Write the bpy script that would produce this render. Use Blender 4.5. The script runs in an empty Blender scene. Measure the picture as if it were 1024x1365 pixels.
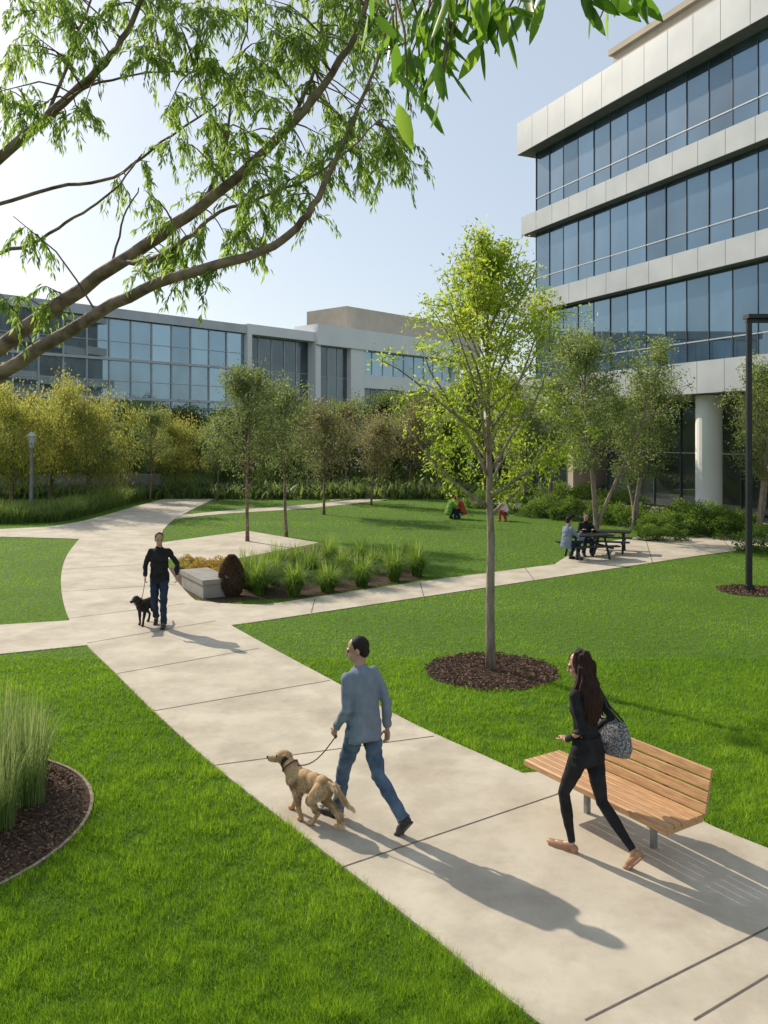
import bpy, bmesh, math, random
import numpy as np
from mathutils import Vector, Matrix, noise
R=random.Random(7); NP=np.random.default_rng(7)
D=bpy.data; SC=bpy.context.scene; COL=SC.collection
CAMH=3.5; F=1100.0; HY=582.0
def G(u,v,z=0.0):
    d=(CAMH-z)*F/(v-HY); return ((u-512)*d/F,d)
def A3(u,v,d): return Vector(((u-512)*d/F,d,CAMH+(HY-v)*d/F))
rad=math.radians
# ---------------------------------------------------------------- materials
def newmat(name):
    m=D.materials.new(name); m.use_nodes=True; nt=m.node_tree; nt.nodes.clear()
    out=nt.nodes.new('ShaderNodeOutputMaterial'); return m,nt,out
def N(nt,t,**kw):
    n=nt.nodes.new(t)
    for k,v in kw.items():
        if hasattr(n,k): setattr(n,k,v)
        else: n.inputs[k].default_value=v
    return n
def rgba(c): return (c[0],c[1],c[2],1)
def mat_noise(name,c1,c2,scale=5,rough=.8,bump=.3,bscale=40,metal=0,spec=.3,detail=6,stretch=(1,1,1),c3=None,s3=.6,bdist=.01,coat=0):
    m,nt,out=newmat(name); L=nt.links
    p=N(nt,'ShaderNodeBsdfPrincipled'); p.inputs['Roughness'].default_value=rough; p.inputs['Metallic'].default_value=metal
    p.inputs['Specular IOR Level'].default_value=spec; p.inputs['Coat Weight'].default_value=coat
    tc=N(nt,'ShaderNodeTexCoord'); mp=N(nt,'ShaderNodeMapping'); mp.inputs['Scale'].default_value=stretch
    L.new(tc.outputs['Object'],mp.inputs['Vector'])
    n1=N(nt,'ShaderNodeTexNoise'); n1.inputs['Scale'].default_value=scale; n1.inputs['Detail'].default_value=detail
    L.new(mp.outputs[0],n1.inputs['Vector'])
    cr=N(nt,'ShaderNodeValToRGB'); cr.color_ramp.elements[0].position=.35; cr.color_ramp.elements[1].position=.65
    cr.color_ramp.elements[0].color=rgba(c1); cr.color_ramp.elements[1].color=rgba(c2)
    L.new(n1.outputs['Fac'],cr.inputs['Fac']); src=cr.outputs['Color']
    if c3:
        n3=N(nt,'ShaderNodeTexNoise'); n3.inputs['Scale'].default_value=s3; n3.inputs['Detail'].default_value=8; n3.inputs['Roughness'].default_value=.7
        L.new(tc.outputs['Object'],n3.inputs['Vector'])
        r3=N(nt,'ShaderNodeValToRGB'); r3.color_ramp.elements[0].position=.44; r3.color_ramp.elements[1].position=.66
        L.new(n3.outputs['Fac'],r3.inputs['Fac'])
        mx=N(nt,'ShaderNodeMix',data_type='RGBA'); L.new(r3.outputs['Color'],mx.inputs[0]); L.new(src,mx.inputs[6]); mx.inputs[7].default_value=rgba(c3); src=mx.outputs[2]
    L.new(src,p.inputs['Base Color'])
    if bump:
        n2=N(nt,'ShaderNodeTexNoise'); n2.inputs['Scale'].default_value=bscale; n2.inputs['Detail'].default_value=6
        L.new(mp.outputs[0],n2.inputs['Vector'])
        b=N(nt,'ShaderNodeBump'); b.inputs['Strength'].default_value=bump; b.inputs['Distance'].default_value=bdist
        L.new(n2.outputs['Fac'],b.inputs['Height']); L.new(b.outputs[0],p.inputs['Normal'])
    L.new(p.outputs[0],out.inputs[0]); return m
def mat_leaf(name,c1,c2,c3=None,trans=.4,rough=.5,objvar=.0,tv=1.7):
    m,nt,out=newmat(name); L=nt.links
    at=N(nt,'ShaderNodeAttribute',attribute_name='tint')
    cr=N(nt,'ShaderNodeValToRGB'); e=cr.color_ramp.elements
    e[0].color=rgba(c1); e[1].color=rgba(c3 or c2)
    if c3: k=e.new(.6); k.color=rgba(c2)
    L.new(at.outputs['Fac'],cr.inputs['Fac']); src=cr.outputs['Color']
    if objvar:
        oi=N(nt,'ShaderNodeObjectInfo'); hs=N(nt,'ShaderNodeHueSaturation')
        mr=N(nt,'ShaderNodeMapRange'); mr.inputs[3].default_value=1-objvar; mr.inputs[4].default_value=1+objvar
        L.new(oi.outputs['Random'],mr.inputs[0]); L.new(mr.outputs[0],hs.inputs['Value'])
        L.new(src,hs.inputs['Color']); src=hs.outputs['Color']
    p=N(nt,'ShaderNodeBsdfPrincipled'); p.inputs['Roughness'].default_value=rough; p.inputs['Specular IOR Level'].default_value=.35
    t=N(nt,'ShaderNodeBsdfTranslucent'); L.new(src,p.inputs['Base Color'])
    hs2=N(nt,'ShaderNodeHueSaturation'); hs2.inputs['Value'].default_value=tv; hs2.inputs['Hue'].default_value=.49; L.new(src,hs2.inputs['Color']); L.new(hs2.outputs[0],t.inputs['Color'])
    mx=N(nt,'ShaderNodeMixShader'); mx.inputs[0].default_value=trans
    L.new(p.outputs[0],mx.inputs[1]); L.new(t.outputs[0],mx.inputs[2]); L.new(mx.outputs[0],out.inputs[0]); return m
def mat_glass(name,dark,tint,refl=.55,interior=.0):
    m,nt,out=newmat(name); L=nt.links
    tc=N(nt,'ShaderNodeTexCoord'); n1=N(nt,'ShaderNodeTexNoise'); n1.inputs['Scale'].default_value=.5; n1.inputs['Detail'].default_value=3
    mp=N(nt,'ShaderNodeMapping'); mp.inputs['Scale'].default_value=(1,1,.8); L.new(tc.outputs['Object'],mp.inputs[0]); L.new(mp.outputs[0],n1.inputs['Vector'])
    cr=N(nt,'ShaderNodeValToRGB'); cr.color_ramp.elements[0].position=.4; cr.color_ramp.elements[1].position=.62
    cr.color_ramp.elements[0].color=rgba(dark); cr.color_ramp.elements[1].color=rgba([x*3+.012 for x in dark])
    L.new(n1.outputs['Fac'],cr.inputs['Fac'])
    p=N(nt,'ShaderNodeBsdfPrincipled'); p.inputs['Roughness'].default_value=.3; L.new(cr.outputs['Color'],p.inputs['Base Color'])
    g=N(nt,'ShaderNodeBsdfGlossy'); g.inputs['Roughness'].default_value=.015
    oi=N(nt,'ShaderNodeObjectInfo'); mo=N(nt,'ShaderNodeMapRange'); mo.inputs[3].default_value=.75; mo.inputs[4].default_value=1.2; L.new(oi.outputs['Random'],mo.inputs[0])
    hs=N(nt,'ShaderNodeHueSaturation'); hs.inputs['Color'].default_value=rgba(tint); L.new(mo.outputs[0],hs.inputs['Value']); L.new(hs.outputs[0],g.inputs['Color'])
    fr=N(nt,'ShaderNodeFresnel'); fr.inputs['IOR'].default_value=1.5
    mr=N(nt,'ShaderNodeMapRange'); mr.inputs[3].default_value=refl; mr.inputs[4].default_value=1.0; L.new(fr.outputs[0],mr.inputs[0])
    mx=N(nt,'ShaderNodeMixShader'); L.new(mr.outputs[0],mx.inputs[0]); L.new(p.outputs[0],mx.inputs[1]); L.new(g.outputs[0],mx.inputs[2])
    L.new(mx.outputs[0],out.inputs[0]); return m
M={}
M['ground']=mat_noise('ground_soil_turf',(.045,.095,.008),(.08,.16,.014),9,.95,.5,60)
M['concrete']=mat_noise('concrete_path',(.49,.435,.345),(.57,.51,.41),2.2,.85,.3,160,c3=(.39,.335,.26),s3=.9,bdist=.005)
M['concrete2']=mat_noise('concrete_grey',(.24,.225,.20),(.31,.29,.26),2.5,.85,.3,90,bdist=.004)
M['joint']=mat_noise('joint_dark',(.10,.085,.065),(.16,.14,.11),20,.95,0)
M['mulch']=mat_noise('mulch_soil',(.045,.028,.018),(.10,.064,.042),25,.95,.9,50,bdist=.03)
M['chip']=mat_leaf('mulch_chips',(.05,.028,.017),(.15,.09,.056),(.27,.18,.12),trans=.02,rough=.9)
M['grass']=mat_leaf('lawn_blades',(.065,.155,.005),(.165,.32,.010),(.36,.50,.035),trans=.48,rough=.65)
M['orn']=mat_leaf('tall_grass',(.07,.13,.03),(.20,.28,.08),(.40,.42,.20),trans=.42,rough=.6)
M['orn2']=mat_leaf('fountain_grass',(.055,.12,.018),(.16,.27,.035),(.34,.43,.09),trans=.45,rough=.6)
M['meadow']=mat_leaf('meadow_grass',(.07,.12,.025),(.16,.24,.05),(.32,.38,.12),trans=.42,rough=.6)
M['dry']=mat_leaf('dry_shrub',(.05,.03,.018),(.12,.075,.045),(.20,.13,.08),trans=.15,rough=.8)
M['flower']=mat_leaf('golden_shrub',(.16,.16,.03),(.42,.30,.05),(.60,.36,.07),trans=.3)
M['leafY']=mat_leaf('young_leaf',(.10,.19,.015),(.28,.38,.035),(.54,.56,.06),trans=.55)
M['leafO']=mat_leaf('overhang_leaf',(.10,.19,.03),(.22,.34,.06),(.38,.49,.12),trans=.6)
M['leafB']=mat_leaf('broad_leaf',(.04,.115,.01),(.10,.22,.018),(.22,.36,.04),trans=.6,rough=.35)
M['leafG']=mat_leaf('green_leaf',(.08,.125,.035),(.17,.23,.065),(.30,.35,.11),trans=.48,objvar=.15)
M['leafD']=mat_leaf('dark_leaf',(.05,.09,.025),(.12,.18,.045),(.23,.29,.08),trans=.45,objvar=.35)
M['leafW']=mat_leaf('yellow_leaf',(.13,.17,.03),(.29,.31,.06),(.47,.45,.11),trans=.48,objvar=.12)
M['leafR']=mat_leaf('olive_brown_leaf',(.11,.11,.045),(.20,.19,.075),(.31,.28,.13),trans=.42,objvar=.2)
M['leafH']=mat_leaf('hedge_leaf',(.05,.11,.016),(.13,.22,.03),(.28,.38,.06),trans=.4,objvar=.2)
M['bark']=mat_noise('bark_grey',(.17,.135,.10),(.32,.27,.21),14,.9,.7,40,stretch=(1,1,.25),bdist=.02)
M['bark2']=mat_noise('bark_brown',(.11,.075,.052),(.30,.215,.15),9,.8,.6,25,bdist=.02)
M['wood']=mat_noise('bench_timber',(.40,.21,.095),(.60,.355,.175),5,.5,.25,30,stretch=(1.2,14,14),bdist=.003,spec=.4)
M['steel']=mat_noise('dark_metal',(.012,.013,.015),(.02,.021,.024),6,.45,0,metal=.0,spec=.5)
M['galv']=mat_noise('grey_metal',(.22,.22,.22),(.30,.30,.30),6,.5,0,metal=.3)
M['panel']=mat_noise('silver_cladding',(.44,.465,.49),(.54,.555,.57),.7,.35,0,spec=.5)
M['panelS']=mat_noise('cladding_seam',(.16,.16,.16),(.20,.20,.20),3,.6,0)
M['beige']=mat_noise('beige_render',(.52,.44,.35),(.60,.51,.41),.8,.9,.1,30)
M['white']=mat_noise('white_render',(.78,.78,.77),(.84,.83,.81),.5,.75,.1,20)
M['dark']=mat_noise('dark_soffit',(.05,.05,.05),(.07,.07,.07),1,.8,0)
M['frame']=mat_noise('window_frame',(.07,.09,.11),(.10,.12,.145),2,.4,0,metal=.4)
M['framel']=mat_noise('light_frame',(.42,.45,.47),(.5,.52,.54),2,.4,0,metal=.2)
M['glassR']=mat_glass('blue_glass',(.014,.028,.040),(.26,.40,.52),.42)
M['glassL']=mat_glass('teal_glass',(.04,.07,.085),(.52,.69,.79),.42)
M['glassD']=mat_glass('dark_glass',(.015,.022,.022),(.40,.47,.5),.18)
M['skin']=mat_noise('skin',(.44,.245,.165),(.51,.30,.21),12,.5,.1,120,spec=.4,bdist=.001)
M['skin2']=mat_noise('skin_tan',(.42,.23,.15),(.49,.28,.19),12,.5,.1,120,spec=.4,bdist=.001)
M['knit']=mat_noise('blue_grey_knit',(.175,.21,.26),(.225,.265,.325),9,.95,.5,220,bdist=.003,spec=.15)
M['denim']=mat_noise('denim',(.05,.08,.13),(.12,.17,.24),7,.9,.4,260,bdist=.002,spec=.15)
M['denimD']=mat_noise('dark_denim',(.016,.026,.05),(.03,.048,.085),7,.9,.3,200,bdist=.002,spec=.15)
M['black']=mat_noise('black_cloth',(.010,.010,.012),(.022,.022,.025),9,.85,.4,160,bdist=.002,spec=.25)
M['shoe']=mat_noise('black_shoe',(.018,.017,.018),(.035,.033,.033),9,.5,.1,60,spec=.4)
M['nude']=mat_noise('tan_shoe',(.33,.18,.10),(.40,.23,.14),9,.45,0)
M['hair']=mat_noise('dark_hair',(.010,.004,.003),(.045,.016,.010),30,.55,.9,70,stretch=(6,6,.35),bdist=.008,spec=.25)
M['hairS']=mat_noise('short_hair',(.01,.007,.006),(.022,.016,.013),60,.7,.6,300,bdist=.003)
M['eye']=mat_noise('eye_dark',(.01,.008,.007),(.02,.015,.012),3,.15,0,spec=.6)
M['fur']=mat_leaf('golden_fur',(.44,.27,.13),(.64,.45,.25),(.84,.68,.47),trans=.2,rough=.75,tv=1.1)
M['furD']=mat_noise('golden_skin',(.44,.28,.14),(.62,.42,.23),6,.9,.6,90)
M['ear']=mat_leaf('dark_fur',(.05,.03,.018),(.10,.06,.03),(.2,.12,.06),trans=.1,rough=.8)
M['furB']=mat_noise('black_fur',(.008,.008,.008),(.03,.028,.026),9,.75,.6,90)
M['leash']=mat_noise('leash_leather',(.08,.045,.03),(.12,.07,.045),9,.6,0)
M['redc']=mat_noise('red_cloth',(.35,.05,.03),(.42,.07,.04),9,.9,.2)
M['greenc']=mat_noise('green_cloth',(.12,.28,.04),(.16,.34,.06),9,.9,.2)
M['whitec']=mat_noise('white_cloth',(.65,.63,.6),(.75,.73,.7),9,.9,.2)
def bagmat():
    m,nt,out=newmat('woven_bag'); L=nt.links
    tc=N(nt,'ShaderNodeTexCoord'); v=N(nt,'ShaderNodeTexVoronoi'); v.inputs['Scale'].default_value=70; L.new(tc.outputs['Object'],v.inputs['Vector'])
    cr=N(nt,'ShaderNodeValToRGB'); cr.color_ramp.elements[0].position=.3; cr.color_ramp.elements[1].position=.6
    cr.color_ramp.elements[0].color=(.34,.335,.34,1); cr.color_ramp.elements[1].color=(.08,.08,.09,1)
    L.new(v.outputs['Distance'],cr.inputs['Fac']); p=N(nt,'ShaderNodeBsdfPrincipled'); p.inputs['Roughness'].default_value=.7
    L.new(cr.outputs[0],p.inputs['Base Color']); L.new(p.outputs[0],out.inputs[0]); return m
M['bag']=bagmat()
# ---------------------------------------------------------------- mesh builder
def sphere_t(nu=16,nv=10):
    vs=[(0,0,1)]; fs=[]
    for j in range(1,nv):
        t=math.pi*j/nv
        for i in range(nu):
            p=2*math.pi*i/nu; vs.append((math.sin(t)*math.cos(p),math.sin(t)*math.sin(p),math.cos(t)))
    vs.append((0,0,-1)); last=len(vs)-1
    for i in range(nu): fs.append((0,1+i,1+(i+1)%nu)); fs.append((last,last-nu+(i+1)%nu,last-nu+i))
    for j in range(nv-2):
        for i in range(nu):
            a=1+j*nu+i; b=1+j*nu+(i+1)%nu; fs.append((a,a+nu,b+nu,b))
    return vs,fs
SPH=sphere_t()
class MB:
    def __init__(s): s.v=[]; s.f=[]; s.m=[]
    def add(s,vs,fs,mi=0):
        o=len(s.v); s.v+= [tuple(v) for v in vs]; s.f+=[tuple(i+o for i in f) for f in fs]; s.m+=[mi]*len(fs)
    def box(s,x0,x1,y0,y1,z0,z1,mi=0,T=None):
        vs=[Vector((x,y,z)) for z in (z0,z1) for y in (y0,y1) for x in (x0,x1)]
        if T: vs=[T@v for v in vs]
        s.add(vs,[(0,2,3,1),(4,5,7,6),(0,1,5,4),(2,6,7,3),(0,4,6,2),(1,3,7,5)],mi)
    def ell(s,c,r,Rm=None,mi=0):
        c=Vector(c); vs=[]
        for v in SPH[0]:
            p=Vector((v[0]*r[0],v[1]*r[1],v[2]*r[2]))
            if Rm: p=Rm@p
            vs.append(c+p)
        s.add(vs,SPH[1],mi)
    def loft(s,rings,mi=0,cap=True):
        n=len(rings[0]); vs=[]
        for r in rings: vs+=r
        fs=[]
        for j in range(len(rings)-1):
            for i in range(n):
                a=j*n+i; b=j*n+(i+1)%n; fs.append((a,b,b+n,a+n))
        if cap: fs.append(tuple(range(n-1,-1,-1))); fs.append(tuple(range((len(rings)-1)*n,len(rings)*n)))
        s.add(vs,fs,mi)
    def tube(s,pts,rs,n=8,mi=0,ends=False):
        pts=[Vector(p) for p in pts]; rings=[]; up=None
        for i,p in enumerate(pts):
            d=(pts[min(i+1,len(pts)-1)]-pts[max(i-1,0)])
            if d.length<1e-7: d=Vector((0,0,1))
            d.normalize()
            if up is None:
                up=Vector((1,0,0)) if abs(d.x)<.8 else Vector((0,1,0))
            a=(up-d*up.dot(d)).normalized(); b=d.cross(a); up=a
            rings.append([p+(a*math.cos(2*math.pi*k/n)+b*math.sin(2*math.pi*k/n))*rs[i] for k in range(n)])
        s.loft(rings,mi)
        if ends:
            for i in range(len(pts)): s.ell(pts[i],(rs[i]*1.0,)*3,mi=mi)
    def obj(s,name,mats,parent=None,smooth=False,label=None):
        me=D.meshes.new(name); me.from_pydata([tuple(v) for v in s.v],[],s.f); me.update()
        for m in mats: me.materials.append(m)
        if len(mats)>1: me.polygons.foreach_set('material_index',s.m)
        if smooth: me.polygons.foreach_set('use_smooth',[True]*len(me.polygons))
        o=D.objects.new(name,me); COL.objects.link(o)
        if parent: o.parent=parent
        if label: o['label']=label
        return o
def root(name,label,cat,loc=(0,0,0),rot=0,group=None,scale=1):
    o=D.objects.new(name,None); o.empty_display_size=.3; COL.objects.link(o); o.location=loc; o.rotation_euler=(0,0,rot); o.scale=(scale,)*3
    o['label']=label; o['category']=cat
    if group: o['group']=group
    return o
def tag(o,label,cat,group=None,kind=None):
    o['label']=label; o['category']=cat
    if group: o['group']=group
    if kind: o['kind']=kind
    return o
def copy_thing(r,loc,rot,scale=1,label=None):
    n=r.copy(); COL.objects.link(n); n.location=loc; n.rotation_euler=(0,0,rot); n.scale=(scale,)*3 if not isinstance(scale,tuple) else scale
    if label: n['label']=label
    for c in list(r.children):
        k=c.copy(); COL.objects.link(k); k.parent=n
    return n
def fuse(mb,name,mats,parent=None,voxel=.007,sm=4,disp=0,dfreq=(12,12,26),label=None,seed=0):
    t=mb.obj('tmp',[]); a=t.modifiers.new('r','REMESH'); a.mode='VOXEL'; a.voxel_size=voxel; a.adaptivity=0
    b=t.modifiers.new('s','SMOOTH'); b.factor=.5; b.iterations=sm
    bpy.context.view_layer.update()
    dg=bpy.context.evaluated_depsgraph_get(); me=D.meshes.new_from_object(t.evaluated_get(dg)); D.objects.remove(t)
    if disp:
        me.update(); f=Vector(dfreq); off=Vector((seed*3.1,seed*1.7,seed))
        co=[v.co.copy() for v in me.vertices]; no=[v.normal.copy() for v in me.vertices]
        for i,v in enumerate(me.vertices):
            c=co[i]; q=Vector((c.x*f.x,c.y*f.y,c.z*f.z))+off
            k=noise.noise(q)*.7+abs(noise.noise(q*.55+Vector((9,2,1))))*.8-.3
            v.co=c+no[i]*k*disp
    me.name=name; me.materials.clear()
    for m in mats: me.materials.append(m)
    me.polygons.foreach_set('use_smooth',[True]*len(me.polygons))
    me.update(); o=D.objects.new(name,me); COL.objects.link(o)
    if parent: o.parent=parent
    if label: o['label']=label
    return o
# ---------------------------------------------------------------- leaf & blade meshes (numpy)
def npmesh(name,verts,faces_n,idx,mat,tint=None,parent=None):
    me=D.meshes.new(name); nv=len(verts); nf=len(idx)//faces_n
    me.vertices.add(nv); me.vertices.foreach_set('co',verts.astype(np.float32).ravel())
    me.loops.add(len(idx)); me.loops.foreach_set('vertex_index',idx.astype(np.int32))
    me.polygons.add(nf); me.polygons.foreach_set('loop_start',np.arange(0,nf*faces_n,faces_n,dtype=np.int32))
    if tint is not None:
        at=me.attributes.new('tint','FLOAT','POINT'); at.data.foreach_set('value',tint.astype(np.float32))
    me.materials.append(mat); me.update(calc_edges=True)
    o=D.objects.new(name,me); COL.objects.link(o)
    if parent: o.parent=parent
    return o
def unit(a): return a/(np.linalg.norm(a,axis=1,keepdims=True)+1e-9)
def leaves(name,pos,dr,L,W,mat,tint,parent=None,fold=.25,droop=.0):
    n=len(pos); dr=unit(dr); rnd=NP.normal(size=(n,3)); s=unit(np.cross(dr,rnd)); nn=np.cross(s,dr)
    L=np.broadcast_to(L,(n,))[:,None]; W=np.broadcast_to(W,(n,))[:,None]
    tip=pos+dr*L; tip[:,2]-=droop*L[:,0]
    mid=pos+dr*L*.45
    l=mid+s*W*.5+nn*W*fold; r=mid-s*W*.5+nn*W*fold
    V=np.stack([pos,r,tip,l],1).reshape(-1,3); b=np.arange(n)[:,None]*4
    idx=(b+np.array([[0,1,2,0,2,3]])).ravel()
    return npmesh(name,V,3,idx,mat,np.repeat(tint,4),parent)
def blades(name,base,H,W,lean,mat,tint,parent=None,seg=1,curve=1.0,az=None,waz=None,sag=0):
    n=len(base); a=NP.uniform(0,2*np.pi,n) if az is None else az
    dx=np.cos(a); dy=np.sin(a); w=(a+np.pi/2+NP.normal(0,.5,n)) if waz is None else waz; wx=np.cos(w); wy=np.sin(w)
    rows=[]
    for k in range(seg+1):
        t=k/seg; h=H*t*(1-.25*t*t*np.minimum(lean*1.5,1))-sag*H*lean*t**3; o=H*lean*(t**1.8)*curve
        c=np.stack([base[:,0]+dx*o,base[:,1]+dy*o,base[:,2]+h],1)
        if k<seg:
            ww=W*(1-.6*t); rows.append(c+np.stack([wx*ww,wy*ww,0*ww],1)*.5); rows.append(c-np.stack([wx*ww,wy*ww,0*ww],1)*.5)
        else: rows.append(c)
    V=np.stack(rows,1).reshape(-1,3); m=len(rows); b=np.arange(n)[:,None]*m; ix=[]
    for k in range(seg-1):
        q=2*k; ix+=[q,q+1,q+3,q,q+3,q+2]
    q=2*(seg-1); ix+=[q,q+1,q+2]
    idx=(b+np.array([ix])).ravel()
    return npmesh(name,V,3,idx,mat,np.repeat(tint,m),parent)
GR=NP.random((64,64))
def vnoise(x,y,s):
    x=x*s; y=y*s; xi=np.floor(x).astype(int); yi=np.floor(y).astype(int); fx=x-xi; fy=y-yi; fx=fx*fx*(3-2*fx); fy=fy*fy*(3-2*fy)
    g=lambda a,b:GR[a%64,b%64]
    return (g(xi,yi)*(1-fx)+g(xi+1,yi)*fx)*(1-fy)+(g(xi,yi+1)*(1-fx)+g(xi+1,yi+1)*fx)*fy
def inpoly(px,py,poly):
    c=np.zeros(len(px),bool); n=len(poly)
    for i in range(n):
        x1,y1=poly[i]; x2,y2=poly[(i+1)%n]
        if y1==y2: continue
        k=((y1>py)!=(y2>py))&(px<(x2-x1)*(py-y1)/(y2-y1)+x1); c^=k
    return c
def smooth_line(pts,n=5):
    out=[]; P=[Vector((p[0],p[1])) for p in pts]
    for i in range(len(P)-1):
        p0=P[max(i-1,0)];p1=P[i];p2=P[i+1];p3=P[min(i+2,len(P)-1)]
        for k in range(n):
            t=k/n; q=.5*((2*p1)+(p2-p0)*t+(2*p0-5*p1+4*p2-p3)*t*t+(3*p1-p0-3*p2+p3)*t**3); out.append((q.x,q.y))
    out.append((P[-1].x,P[-1].y)); return out
def slab(name,poly,z,mats,th=.05,joints=(),jz=.003,jw=.0065):
    bm=bmesh.new(); vs=[bm.verts.new((x,y,z)) for x,y in poly]; f=bm.faces.new(vs)
    bm.normal_update()
    if f.normal.z<0: bmesh.ops.reverse_faces(bm,faces=[f])
    n=len(vs); lo=[bm.verts.new((x,y,z-th)) for x,y in poly]
    for i in range(n): bm.faces.new((vs[i],vs[(i+1)%n],lo[(i+1)%n],lo[i]))
    bmesh.ops.triangulate(bm,faces=[f])
    for (a,b) in joints:
        a=Vector(a);b=Vector(b); d=(b-a).normalized(); s=Vector((-d.y,d.x))*jw*(1+a.y*.02)
        q=[a+s,b+s,b-s,a-s]; ff=bm.faces.new([bm.verts.new((p.x,p.y,z+jz)) for p in q]); ff.material_index=1
        ff.normal_update()
        if ff.normal.z<0: ff.normal_flip()
    me=D.meshes.new(name); bm.to_mesh(me); bm.free()
    for m in mats: me.materials.append(m)
    o=D.objects.new(name,me); COL.objects.link(o); o['kind']='structure'; return o
# ---------------------------------------------------------------- GROUND & PATHS
mb=MB(); mb.add([(-900,-60,0),(900,-60,0),(900,1500,0),(-900,1500,0)],[(0,1,2,3)]); g=mb.obj('ground',[M['ground']]); g['kind']='structure'
gp=lambda L:[G(*p) for p in L]
left_edge=gp([(715,1365),(580,1255),(460,1160),(370,1090),(285,1022),(205,950),(155,900),(115,860),(93,828),(83,795),(82,765),(90,740),(106,719)])
left_edge=[(3.6,1.2)]+left_edge
left_edge=smooth_line(left_edge,4)
out_l=gp([(70,718),(0,716),(-200,714)])
top_l=gp([(-200,702),(0,706)])
top_edge=smooth_line(gp([(60,703),(115,694),(190,673),(260,656),(330,643),(370,637),(420,631)]),4)
ret=smooth_line(gp([(420,634),(370,642),(310,656),(250,683),(222,702),(214,722),(220,748),(236,775),(262,803),(312,837),(440,907),(550,966),(640,1007),(697,1033)]),4)
right_e=gp([(738,1030),(762,1008)])+[(2.95,7.35),(3.35,6.85),(4.6,5.6),(7,3.2),(8,1.2)]
main_poly=left_edge+out_l+top_l+top_edge+ret+right_e
J=lambda a,b:(G(*a),G(*b))
main=slab('path',main_poly,.022,[M['concrete'],M['joint']],joints=[J((458,1159),(742,1062)),J((285,1023),(578,984)),J((205,950),(440,909)),J((156,900),(345,866)),J((116,859),(288,829)),J((90,826),(247,806)),J((82,790),(234,780)),J((82,760),(214,752)),J((92,737),(213,732)),J((780,1365),(1030,1238)),J((925,1365),(1060,1283)),J((742,1062),(790,1035)),J((130,707),(225,706)),J((190,680),(250,686))])
side_poly=smooth_line(gp([(285,832),(310,834),(420,818),(560,797),(700,776),(860,752),(940,740),(1024,729)]),3)+gp([(1150,716),(1150,704),(1024,711),(940,714),(850,716),(800,724),(765,736),(742,751)])+smooth_line(gp([(740,753),(560,776),(400,800),(355,806),(310,806),(250,800)]),3)
side=slab('side_path',side_poly,.017,[M['concrete'],M['joint']],joints=[J((420,799),(415,818)),J((560,777),(565,796)),J((700,758),(712,774)),J((860,717),(870,751)),J((960,715),(975,734))])
l_poly=gp([(-250,842),(0,834),(95,828),(118,861),(0,873),(-250,892)])
lp=slab('side_path.001',l_poly,.018,[M['concrete'],M['joint']])
pad_poly=gp([(213,724),(330,708),(425,724),(380,733),(300,748),(216,746)])
pad=slab('paved_pad',pad_poly,.015,[M['concrete'],M['joint']])
f1=smooth_line(gp([(225,693),(300,685),(430,676),(560,660),(600,650)]),3)+smooth_line(gp([(600,646),(560,655),(430,671),(300,681),(232,688)]),3)
fp=slab('far_path',f1,.013,[M['concrete']])
f2=smooth_line(gp([(440,668),(520,659),(580,644),(640,640)]),3)+smooth_line(gp([(640,637),(570,641),(515,655),(440,664)]),3)
fp2=slab('far_path.001',f2,.011,[M['concrete']])
bed_poly=gp([(222,758),(300,749),(382,735),(425,727),(470,735),(560,752),(563,772),(400,797),(330,800),(285,806),(240,790)])
bed=slab('planting_bed',bed_poly,.012,[M['mulch']])
def circle(c,r,n=48,ry=None): return [(c[0]+r*math.cos(2*math.pi*i/n),c[1]+(ry or r)*math.sin(2*math.pi*i/n)) for i in range(n)]
c_tree=(1.60,12.3); c_bed=(-4.43,7.35); c_lamp=(8.3,18.7)
b1=slab('mulch_ring',circle(c_tree,.97),.013,[M['mulch']]); b2=slab('mulch_bed',circle(c_bed,1.72,64),.014,[M['mulch']]); b3=slab('mulch_ring.001',circle(c_lamp,.7),.013,[M['mulch']])
mb=MB(); n=64; rings=[]
for i in range(n):
    a=2*math.pi*i/n; ca,sa=math.cos(a),math.sin(a); rings.append([Vector((c_bed[0]+ca*r,c_bed[1]+sa*r,z)) for r,z in ((1.71,-.02),(1.74,-.02),(1.74,.03),(1.71,.03))])
rings.append(rings[0]); mb.loft(rings,cap=False); e=mb.obj('bed_edging',[M['bark']]); tag(e,'thin curved brown edging around a mulch bed','edging')
fcp=[(9.5,31),(30,22),(40,45),(12,52),(4,46)]
fc=slab('forecourt',fcp,.010,[M['concrete2']])
def chips(name,c,r,n,size):
    a=NP.uniform(0,2*np.pi,n); q=r*np.sqrt(NP.random(n)); pos=np.stack([c[0]+q*np.cos(a),c[1]+q*np.sin(a),np.full(n,.02)+NP.uniform(0,.02,n)],1)
    dr=NP.normal(size=(n,3)); dr[:,2]*=.35
    o=leaves(name,pos,dr,NP.uniform(.4,1.3,n)*size,NP.uniform(.25,.6,n)*size,M['chip'],NP.random(n)); o['kind']='stuff'; o['label']='brown bark mulch chips'; o['category']='mulch'
chips('mulch_chips',c_tree,.99,5000,.05); chips('mulch_chips.001',c_bed,1.68,14000,.045); chips('mulch_chips.002',c_lamp,.70,1500,.06)
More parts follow.
